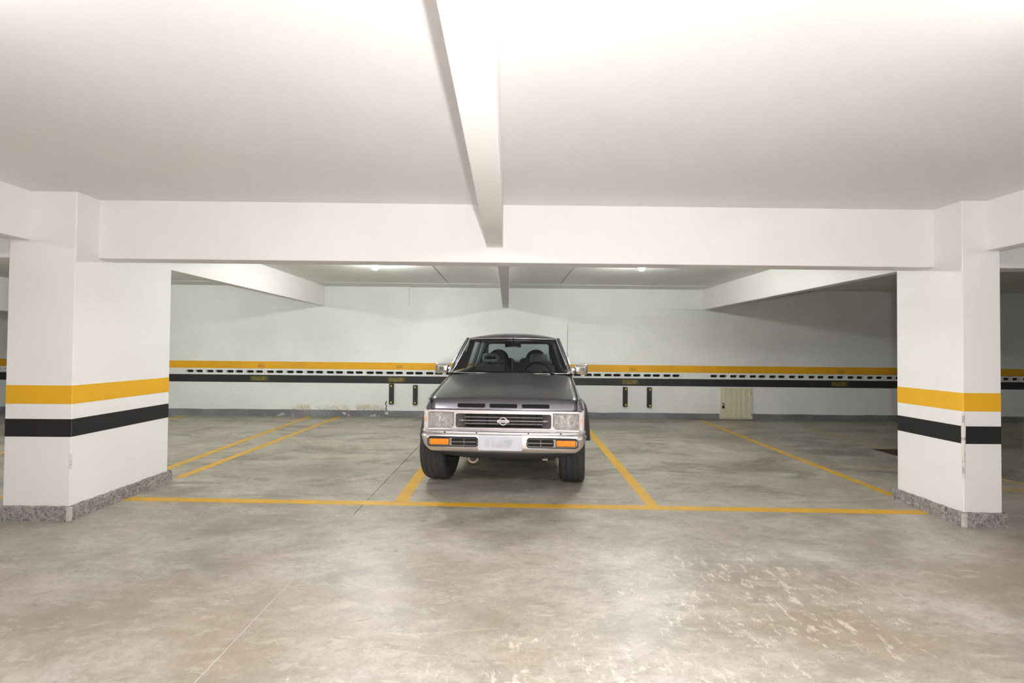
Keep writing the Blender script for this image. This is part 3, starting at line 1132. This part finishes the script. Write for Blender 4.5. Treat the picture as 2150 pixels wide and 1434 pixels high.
# emblem: ring with a name bar across it
b = MB()
b.lathe([(0.031, 0.084), (0.041, 0.084), (0.042, 0.098), (0.030, 0.098)], 'Y', (0, 0, 0.743), 32, closed=True)
b.cbox(-0.058, 0.058, 0.079, 0.098, 0.743 - 0.0135, 0.743 + 0.0135, 0.002)
b.build('emblem', M['bright'], grille)
fc = bpy.data.curves.new('emblem_lettering', 'FONT')
fc.body = 'NISSAN'
fc.size = 0.0245
fc.align_x = 'CENTER'
fc.align_y = 'CENTER'
fc.extrude = 0.0008
fo = bpy.data.objects.new('tmp_text', fc)
COL.objects.link(fo)
dg = bpy.context.evaluated_depsgraph_get()
me = bpy.data.meshes.new_from_object(fo.evaluated_get(dg))
bpy.data.objects.remove(fo)
me.materials.clear()
me.materials.append(M['black_plastic'])
lt = bpy.data.objects.new('emblem_lettering', me)
COL.objects.link(lt)
lt.parent = grille
lt.location = (0, 0.0782, 0.743)
lt.rotation_euler = (PI / 2, 0, 0)
lt.scale = (1.05, 1, 1)

# headlamps
for s in (-1, 1):
    cx, cz = s * 0.613, 0.745
    b = MB()
    rows = []
    for r, y in ((1.0, 0.098), (0.86, 0.135), (0.62, 0.165), (0.35, 0.183), (0.12, 0.19)):
        rows.append([(cx + (p[0] - cx) * r, y, cz + (p[1] - cz) * r) for p in lampole(s)])
    b.grid(rows, 0, False, True)
    b.add(rows[-1], [tuple(range(5))])
    hl = P(b, 'headlight', M['bright'])
    b = MB()
    b.lathe([(0.0, 0.112), (0.018, 0.116), (0.022, 0.13), (0.016, 0.19)], 'Y', (cx, 0, cz - 0.005), 12)
    b.build('lamp_bulb', M['clear_lens'], hl)
    # fluted cover glass
    b = MB()
    rows = []
    nz_, nx_ = 2, 40
    for i in range(nz_ + 1):
        z = 0.666 + (0.821 - 0.666) * i / nz_
        row = []
        for j in range(nx_ + 1):
            x = s * (0.494 + (0.733 - 0.494) * j / nx_)
            if i == 0 and abs(x) < 0.52:
                zz = 0.70 - (abs(x) - 0.492) / 0.028 * 0.032
            else:
                zz = z
            row.append((x, 0.089 - 0.0035 * (j % 2), zz))
        rows.append(row)
    b.grid(rows, 0, True)
    b.build('lens', M['lamp_glass'], hl)
    # corner lamp wraps round the wing
    b = MB()
    rows = []
    for z in (0.652, 0.68, 0.715, 0.75, 0.785, 0.815, 0.842):
        rows.append([(s * 0.744, 0.14, z), (s * 0.744, 0.096, z), (s * 0.772, 0.098, z), (s * 0.790, 0.112, z), (s * 0.800, 0.14, z), (s * 0.808, 0.22, z), (s * 0.80, 0.24, z)])
    b.grid(rows, 0, True)
    b.add(rows[-1], [tuple(range(7))])
    b.add(rows[0], [tuple(range(7))])
    cl = P(b, 'corner_light', M['clear_lens'])
    b = MB()
    b.cbox(s * 0.769 - 0.010, s * 0.769 + 0.010, 0.0935, 0.10, 0.735, 0.775, 0.002)
    b.build('reflector', M['peach_lens'], cl)
    for zc in (0.675, 0.70, 0.725, 0.785, 0.81):
        b = MB()
        b.box(s * 0.769 - 0.014, s * 0.769 + 0.008, 0.0945, 0.1, zc - 0.002, zc + 0.002)
        b.build('rib', M['clear_lens'], cl)

# chrome front bumper, wrapping round the corners
b = MB()
path = []
for k in range(-12, 13):
    x = 0.70 * k / 12
    path.append((x, 0.03 * (k / 12) ** 4, 0.0, -1.0, 0.0))
corner = []
for a in (18, 36, 54, 72, 90):
    corner.append((0.70 + 0.115 * math.sin(R(a)), 0.03 + 0.13 * (1 - math.cos(R(a))), math.sin(R(a)), -math.cos(R(a)), a / 90))
corner += [(0.822, 0.28, 1.0, 0.0, 1.0), (0.822, 0.40, 1.0, 0.0, 1.0)]
full = [(-x, y, -nx, ny, k) for x, y, nx, ny, k in corner[::-1]] + path + corner
secn = [(-0.055, 0.655), (-0.02, 0.657), (-0.006, 0.650), (0.0, 0.635), (-0.010, 0.622), (-0.004, 0.605), (0.009, 0.59), (0.001, 0.50), (-0.006, 0.475), (-0.022, 0.455), (-0.06, 0.442), (-0.10, 0.44)]
rows = []
for x, y, nx, ny, k in full:
    L = math.hypot(nx, ny)
    nx, ny = nx / L, ny / L
    row = []
    for o_, z_ in secn:
        lift = 0.045 * k * max(0, (0.60 - z_) / 0.16)
        inn = 0.05 * k * max(0, (0.56 - z_) / 0.12) ** 1.3
        row.append((x + nx * (o_ - inn), y + ny * (o_ - inn), z_ + lift))
    rows.append(row)
b.grid(rows)
bump = P(b, 'front_bumper', M['bumper_chrome'], sd=0.006)
for s in (-1, 1):
    # dark rounded recess frame holding turn signal and vent
    a0, a1 = sorted((s * 0.725, s * 0.232))
    b = MB()
    b.plate(rrect(a0, a1, 0.509, 0.602, 0.03, 5), [rrect(a0 + 0.008, a1 - 0.008, 0.517, 0.594, 0.024, 5)], -0.014, 0.01)
    P(b, 'recess_rim', M['black_plastic'], bump)
    b = MB()
    b.prism(rrect(a0 + 0.006, a1 - 0.006, 0.515, 0.596, 0.024, 5), -0.0085, 0.0)
    P(b, 'recess_panel', M['satin'], bump)
    a0, a1 = sorted((s * 0.70, s * 0.517))
    b = MB()
    b.cbox(a0 - 0.005, a1 + 0.005, -0.013, -0.007, 0.523, 0.591, 0.002)
    P(b, 'signal_rim', M['black_plastic'], bump)
    b = MB()
    b.cbox(a0, a1, -0.020, -0.010, 0.529, 0.585, 0.004)
    P(b, 'turn_signal', M['amber'], bump, 'amber turn signal')
    a0, a1 = sorted((s * 0.492, s * 0.245))
    b = MB()
    b.prism(rrect(a0, a1, 0.523, 0.590, 0.014, 4), -0.0105, -0.008)
    P(b, 'vent_opening', M['dark_slot'], bump)
    b = MB()
    b.box(a0 + 0.004, a1 - 0.01, -0.016, -0.010, 0.553, 0.559)
    b.box((a0 + a1) / 2 - 0.002, (a0 + a1) / 2 + 0.002, -0.014, -0.010, 0.526, 0.588)
    P(b, 'vent_bar', M['satin'], bump)
b = MB()
b.prism(rrect(-0.212, 0.212, -0.068, 0.068, 0.012, 3), -0.004, 0.004)
pl = b.build('number_plate', M['plate'], bump)
pl.location = (-0.02, -0.016, 0.548)
for xx in (-0.56, -0.25, 0.25, 0.56):
    b = MB()
    b.lathe([(0.0, 0.0), (0.006, 0.0), (0.008, -0.004), (0.008, -0.01)], 'Z', (xx, 0.004, 0.6485), 8)
    P(b, 'bolt', M['black_plastic'], bump)
# stepped filler between grille panel and bumper
b = MB()
b.box(-0.74, 0.74, 0.06, 0.14, 0.632, 0.650)
P(b, 'bumper_filler', M['grey_plastic'])
# valance below
b = MB()
rows = []
for k in range(-10, 11):
    x = 0.70 * k / 10
    e = abs(k / 10) ** 3
    rows.append([(x, 0.07 + 0.06 * e, 0.455), (x, 0.085 + 0.06 * e, 0.41 + 0.01 * e), (x * 0.98, 0.13 + 0.06 * e, 0.372 + 0.04 * e), (x * 0.96, 0.30, 0.362 + 0.05 * e)])
b.grid(rows)
P(b, 'valance', M['flare'], sd=0.006)
# tow hook
b = MB()
pts = []
for a in range(150, 445, 15):
    pts.append((-0.315 + 0.047 * math.cos(R(a)), 0.26 + 0.012 * math.sin(R(a)), 0.338 + 0.042 * math.sin(R(a))))
b.tube(pts, 0.0125, 8)
P(b, 'tow_hook', M['rust'])
b = MB()
b.box(-0.36, -0.27, 0.27, 0.5, 0.36, 0.40)
P(b, 'tow_bracket', M['under'])

# chassis, axle and steering gear under the nose
b = MB()
for s in (-1, 1):
    b.box(s * 0.40 - 0.04, s * 0.40 + 0.04, 0.3, 4.1, 0.40, 0.50)
b.box(-0.44, 0.44, 0.62, 0.86, 0.30, 0.42)
b.box(-0.30, 0.30, 0.30, 0.62, 0.40, 0.50)
b.box(-0.44, 0.44, 1.6, 1.7, 0.38, 0.46)
b.box(-0.44, 0.44, 2.4, 2.5, 0.38, 0.46)
P(b, 'chassis_frame', M['under'])
b = MB()
b.lathe([(0.0, -0.13), (0.07, -0.11), (0.115, -0.03), (0.115, 0.03), (0.07, 0.11), (0.0, 0.13)], 'X', (0.08, FA + 0.02, 0.335), 16)
b.tube([(-0.62, FA, 0.37), (0.62, FA, 0.37)], 0.03)
P(b, 'front_axle', M['under'])
b = MB()
b.tube([(-0.60, FA + 0.16, 0.33), (0.60, FA + 0.16, 0.33)], 0.014)
P(b, 'tie_rod', M['steel'])
for s in (-1, 1):
    b = MB()
    b.hexa([(s * 0.36, FA - 0.12, 0.29), (s * 0.63, FA - 0.03, 0.25), (s * 0.63, FA + 0.03, 0.25), (s * 0.36, FA + 0.12, 0.29),
            (s * 0.36, FA - 0.12, 0.325), (s * 0.63, FA - 0.03, 0.29), (s * 0.63, FA + 0.03, 0.29), (s * 0.36, FA + 0.12, 0.325)])
    P(b, 'control_arm', M['under'])
for xx, zz in ((0.235, 0.345), (0.42, 0.33)):
    b = MB()
    b.cbox(xx - 0.03, xx + 0.03, 0.36, 0.42, zz - 0.035, zz + 0.035, 0.008)
    P(b, 'skid_mount', M['rust' if xx > 0.4 else 'under'])
b = MB()
b.lathe([(0.0, -0.20), (0.07, -0.18), (0.12, -0.05), (0.12, 0.05), (0.07, 0.18), (0.0, 0.20)], 'X', (0.05, RA, 0.37), 16)
b.tube([(-0.62, RA, 0.375), (0.62, RA, 0.375)], 0.045)
P(b, 'rear_axle', M['under'])

# wheels
tprof = []
for r, a in ((0.215, -0.110), (0.235, -0.128), (0.29, -0.137), (0.335, -0.134), (0.357, -0.125), (0.369, -0.108), (0.3745, -0.085)):
    tprof.append((r, a))
for g in (-0.058, 0.0, 0.058):
    tprof += [(0.375, g - 0.0028), (0.371, g - 0.0018), (0.371, g + 0.0018), (0.375, g + 0.0028)]
tprof += [(r, -a) for r, a in tprof[:7][::-1]]
def wheel(s, yc, steer):
    b = MB()
    b.lathe([(0.218, -0.118), (0.205, -0.10), (0.20, 0.0), (0.205, 0.10), (0.218, 0.118), (0.20, 0.112), (0.17, 0.07), (0.06, 0.06), (0.05, 0.085), (0.0, 0.085)], 'X', n=32)
    b.lathe([(0.20, -0.03), (0.06, -0.02), (0.0, -0.02)], 'X', n=24)
    wh = b.build('wheel', M['alloy'], car)
    wh.location = (s * 0.735, yc, WC)
    wh.rotation_euler = (0, 0, R(steer) + (PI if s < 0 else 0))
    b = MB()
    b.lathe(tprof, 'X', n=56)
    b.build('tyre', M['tyre'], wh)
for s in (-1, 1):
    wheel(s, FA, -6.5)
    wheel(s, RA, 0)

# cowl, wipers
b = MB()
rows = []
for j in range(25):
    u = -1 + 2 * j / 24
    c_ = 1 - u * u
    rows.append([(u * 0.755, 1.33 - 0.062 * c_, 1.112 + 0.026 * c_ ** 0.8), (u * 0.755, 1.40 - 0.06 * c_, 1.134 + 0.012 * c_), (u * 0.75, 1.47 - 0.06 * c_, 1.12)])
b.grid(rows)
P(b, 'cowl', M['black_plastic'], sd=0.01)

# windscreen
def wsp(u, v):
    """u -1..1 across, v 0..1 up"""
    hw = 0.752 + (0.605 - 0.752) * v
    c_ = 1 - u * u
    return Vector((u * hw, 1.375 + 0.545 * v - (0.062 - 0.02 * v) * c_, 1.143 + 0.442 * v + 0.012 * v * c_))
b = MB()
b.grid([[wsp(-1 + j / 10, i / 8) for j in range(21)] for i in range(9)])
P(b, 'windshield', M['glass'])
b = MB()
loop = [wsp(-1 + j / 8, 0) for j in range(17)] + [wsp(1, i / 6) for i in range(1, 7)] + [wsp(1 - j / 8, 1) for j in range(1, 17)] + [wsp(-1, 1 - i / 6) for i in range(1, 6)]
loop = [p + Vector((0, -0.006, 0.002)) for p in loop]
b.tube(loop, 0.0085, 6, closed=True)
P(b, 'windshield_trim', M['chrome'])
for x0, x1, v0, v1 in ((-0.02, -0.62, 0.0, 0.055), (0.56, 0.02, 0.0, 0.05)):
    b = MB()
    hw0 = 0.75
    p0 = wsp(x0 / hw0, 0) + Vector((0, -0.03, -0.008))
    p1 = wsp((x0 * 0.72 + x1 * 0.28) / hw0, v1) + Vector((0, -0.022, 0.004))
    pm = wsp((x0 * 0.3 + x1 * 0.7) / hw0, v1 * 1.0) + Vector((0, -0.018, 0.003))
    p2 = wsp(x1 / hw0, v1 * 0.8) + Vector((0, -0.016, 0.0))
    b.tube([p0, p0.lerp(p1, 0.5) + Vector((0, -0.006, 0.01)), p1], [0.012, 0.009, 0.007], 6)
    wp = P(b, 'wiper', M['black_plastic'])
    b = MB()
    b.tube([p0.lerp(p1, 0.6), pm, p2], 0.007, 6)
    b.build('blade', M['black_plastic'], wp)

# roof
b = MB()
rows = []
for y, zc, ze, hw in ((1.905, 1.597, 1.588, 0.605), (1.93, 1.618, 1.594, 0.615), (1.99, 1.643, 1.600, 0.622), (2.1, 1.662, 1.606, 0.63), (2.4, 1.684, 1.612, 0.637), (3.2, 1.690, 1.615, 0.64), (3.9, 1.668, 1.612, 0.635), (4.18, 1.645, 1.60, 0.625)):
    row = [(-hw - 0.018, y, ze - 0.045)]
    for j in range(17):
        u = -1 + 2 * j / 16
        yy = y - (0.03 * (1 - u * u) if y < 2.0 else 0)
        row.append((u * hw, yy, ze + (zc - ze) * (1 - abs(u) ** 2.6)))
    row.append((hw + 0.018, y, ze - 0.045))
    rows.append(row)
b.grid(rows)
P(b, 'roof', M['paint'], sd=0.03)

# pillars, side glass
for s in (-1, 1):
    b = MB()
    pts = [(s * 0.775, 1.375, 1.135), (s * 0.737, 1.53, 1.28), (s * 0.698, 1.69, 1.41), (s * 0.655, 1.85, 1.53), (s * 0.632, 1.97, 1.59)]
    b.tube(pts, [0.026, 0.024, 0.024, 0.024, 0.022], 8)
    P(b, 'windshield_pillar', M['paint'])
    b = MB()
    b.tube([(p[0] + s * 0.012, p[1] - 0.017, p[2] + 0.012) for p in pts], 0.007, 6)
    P(b, 'drip_rail', M['chrome'])
    def sp(y, v):
        return (s * (0.795 + (0.648 - 0.795) * v), y, 1.145 + 0.435 * v)
    for y0, y1, nm in ((2.47, 2.57, 'centre_pillar'), (3.40, 3.50, 'rear_pillar'), (4.10, 4.28, 'tail_pillar')):
        b = MB()
        a, c = y0, y1
        q = [sp(a, 0), sp(c, 0), sp(c, 1), sp(a, 1)]
        b.hexa([q[0], q[1], (q[1][0] - s * 0.05, c, 1.145), (q[0][0] - s * 0.05, a, 1.145), q[3], q[2], (q[2][0] - s * 0.05, c, 1.58), (q[3][0] - s * 0.05, a, 1.58)])
        P(b, nm, M['paint'])
    for y0, y1, ytop in ((1.45, 2.47, 1.98), (2.57, 3.40, 2.57), (3.50, 4.10, 3.50)):
        b = MB()
        q = [Vector(sp(y0, 0)), Vector(sp(y1, 0)), Vector(sp(y1, 1)), Vector(sp(ytop, 1))]
        q = [Vector((p.x - s * 0.012, p.y, p.z)) for p in q]
        b.add(q, [(0, 1, 2, 3)])
        P(b, 'side_window', M['glass'])
    # inner door lining
    b = MB()
    b.hexa([(s * 0.70, 1.42, 0.56), (s * 0.76, 1.42, 0.56), (s * 0.76, 4.2, 0.56), (s * 0.70, 4.2, 0.56), (s * 0.735, 1.42, 1.12), (s * 0.765, 1.42, 1.12), (s * 0.765, 4.2, 1.12), (s * 0.735, 4.2, 1.12)])
    P(b, 'door_lining', M['dash'])

# tail
b = MB()
b.plate([(-0.80, 0.50), (0.80, 0.50), (0.81, 1.15), (0.655, 1.61), (-0.655, 1.61), (-0.81, 1.15)], [rrect(-0.58, 0.58, 1.20, 1.545, 0.05, 4)], 4.25, 4.30)
tail = P(b, 'tailgate', M['paint'])
b = MB()
b.prism(rrect(-0.585, 0.585, 1.195, 1.55, 0.05, 4), 4.268, 4.274)
P(b, 'rear_window', M['glass'])
b = MB()
b.cbox(-0.80, 0.80, 4.30, 4.42, 0.46, 0.62, 0.02)
P(b, 'rear_bumper', M['chrome'])

# door mirrors in chrome
for s in (-1, 1):
    b = MB()
    cx = s * 0.905
    rows = []
    for k, (yy, sx, sz) in enumerate(((1.455, 0.02, 0.02), (1.46, 0.072, 0.058), (1.475, 0.085, 0.072), (1.53, 0.09, 0.077), (1.565, 0.088, 0.075))):
        row = []
        for px_, pz_ in rrect(-sx, sx, -sz, sz, min(sx, sz) * 0.35, 3):
            # outer end taller, inner end tapers to the mount
            tf = 0.72 + 0.28 * (s * px_ + 0.09) / 0.18
            row.append((cx + px_, yy + 0.02 * s * px_ / 0.09, 1.195 + pz_ * tf))
        rows.append(row)
    b.grid(rows, 0, True, True)
    n_ = len(rows[0])
    b.add(rows[0], [tuple(range(n_))])
    mr = P(b, 'side_mirror', M['chrome'])
    b = MB()
    b.add(rows[-1], [tuple(range(n_))])
    b.build('mirror_glass', M['mirror'], mr)
    b = MB()
    b.hexa([(s * 0.765, 1.47, 1.13), (s * 0.835, 1.50, 1.15), (s * 0.835, 1.54, 1.15), (s * 0.765, 1.56, 1.13),
            (s * 0.755, 1.47, 1.20), (s * 0.835, 1.50, 1.215), (s * 0.835, 1.54, 1.215), (s * 0.755, 1.56, 1.20)])
    b.build('mount', M['chrome'], mr)

# interior
b = MB()
rows = []
for j in range(13):
    u = -1 + 2 * j / 12
    c_ = 1 - u * u
    hump = 0.035 * math.exp(-((u * 0.73 - 0.36) / 0.2) ** 2)
    rows.append([(u * 0.73, 1.44 - 0.04 * c_, 1.125), (u * 0.73, 1.60, 1.13 + hump * 0.5), (u * 0.73, 1.76, 1.125 + hump), (u * 0.73, 1.82, 1.09), (u * 0.72, 1.80, 0.80)])
b.grid(rows)
P(b, 'dashboard', M['dash'], sd=0.01)
b = MB()
ring = []
rc, rr = Vector((0.35, 1.86, 1.10)), 0.185
tx, tv = Vector((1, 0, 0)), Vector((0, 0.42, 0.907))
b.tube([rc + tx * rr * math.cos(2 * PI * k / 28) + tv * rr * math.sin(2 * PI * k / 28) for k in range(28)], 0.014, 8, closed=True)
for a in (200, 340, 90 + 180):
    b.tube([rc + Vector((0, -0.02, 0)), rc + tx * rr * math.cos(R(a)) + tv * rr * math.sin(R(a))], 0.014, 6)
b.lathe([(0.0, -0.04), (0.055, -0.035), (0.06, 0.0), (0.03, 0.05)], 'Y', tuple(rc), 14)
P(b, 'steering_wheel', M['black_plastic'])
def pad(x0, x1, y0, y1, z0, z1, bv, lean=0.0):
    bm = bmesh.new()
    bmesh.ops.create_cube(bm, size=1)
    for v in bm.verts:
        v.co = Vector(((x0 + x1) / 2 + v.co.x * (x1 - x0), (y0 + y1) / 2 + v.co.y * (y1 - y0) + lean * (v.co.z + 0.5), (z0 + z1) / 2 + v.co.z * (z1 - z0)))
    bmesh.ops.bevel(bm, geom=bm.edges[:], offset=bv, segments=4, affect='EDGES', profile=0.5)
    return bm
for cx, holed in ((-0.36, True), (0.385, False)):
    b = MB()
    b.bm(pad(cx - 0.24, cx + 0.24, 2.05, 2.50, 0.66, 0.82, 0.05), 0, True)
    st = P(b, 'front_seat', M['dark_fabric'])
    b = MB()
    b.bm(pad(cx - 0.235, cx + 0.235, 2.38, 2.50, 0.76, 1.235, 0.055, 0.10), 0, True)
    b.build('backrest', M['dark_fabric'], st)
    b = MB()
    if holed:
        # ring-shaped headrest
        loop = rrect(cx - 0.105, cx + 0.105, 1.265, 1.355, 0.042, 5)
        b.tube([(p[0], 2.50, p[1]) for p in loop], 0.03, 8, closed=True)
        b.bm(pad(cx - 0.10, cx + 0.10, 2.515, 2.53, 1.26, 1.36, 0.006), 1, True)
    else:
        b.bm(pad(cx - 0.15, cx + 0.15, 2.46, 2.55, 1.245, 1.385, 0.042), 0, True)
    b.build('headrest', [M['fabric'], M['dark_fabric']], st)
    for dx in (-0.06, 0.06):
        b = MB()
        b.tube([(cx + dx, 2.50, 1.20), (cx + dx, 2.50, 1.27)], 0.007)
        b.build('headrest_post', M['steel'], st)
for cx in (-0.30, 0.33):
    b = MB()
    b.bm(pad(cx - 0.27, cx + 0.27, 3.05, 3.20, 0.70, 1.30, 0.06, 0.10), 0, True)
    rs = P(b, 'rear_seat', M['dark_fabric'])
    b = MB()
    rows = []
    for y in (3.16, 3.165, 3.25, 3.255):
        k = 0.95 if y in (3.16, 3.255) else 1.0
        rows.append([(cx + 0.17 * k * math.cos(R(a)), y, 1.28 + 0.165 * k * math.sin(R(a))) for a in range(0, 181, 12)])
    b.grid(rows)
    b.add(rows[0], [tuple(range(len(rows[0])))])
    b.add(rows[-1], [tuple(range(len(rows[0])))])
    b.build('headrest', M['dark_fabric'], rs)
b = MB()
b.cbox(-0.10, 0.12, 1.80, 1.825, 1.475, 1.535, 0.008)
b.tube([(0.01, 1.815, 1.53), (0.01, 1.86, 1.60)], 0.008)
mi_ = P(b, 'rear_view_mirror', M['black_plastic'])
b = MB()
b.box(-0.06, 0.07, 1.7985, 1.7995, 1.476, 1.486)
b.build('label_strip', M['clear_lens'], mi_)
b = MB()
b.tube([(0.71, 1.36, 1.13), (0.72, 1.40, 1.40), (0.725, 1.42, 1.78)], [0.004, 0.003, 0.002], 5)
P(b, 'antenna', M['black_plastic'])
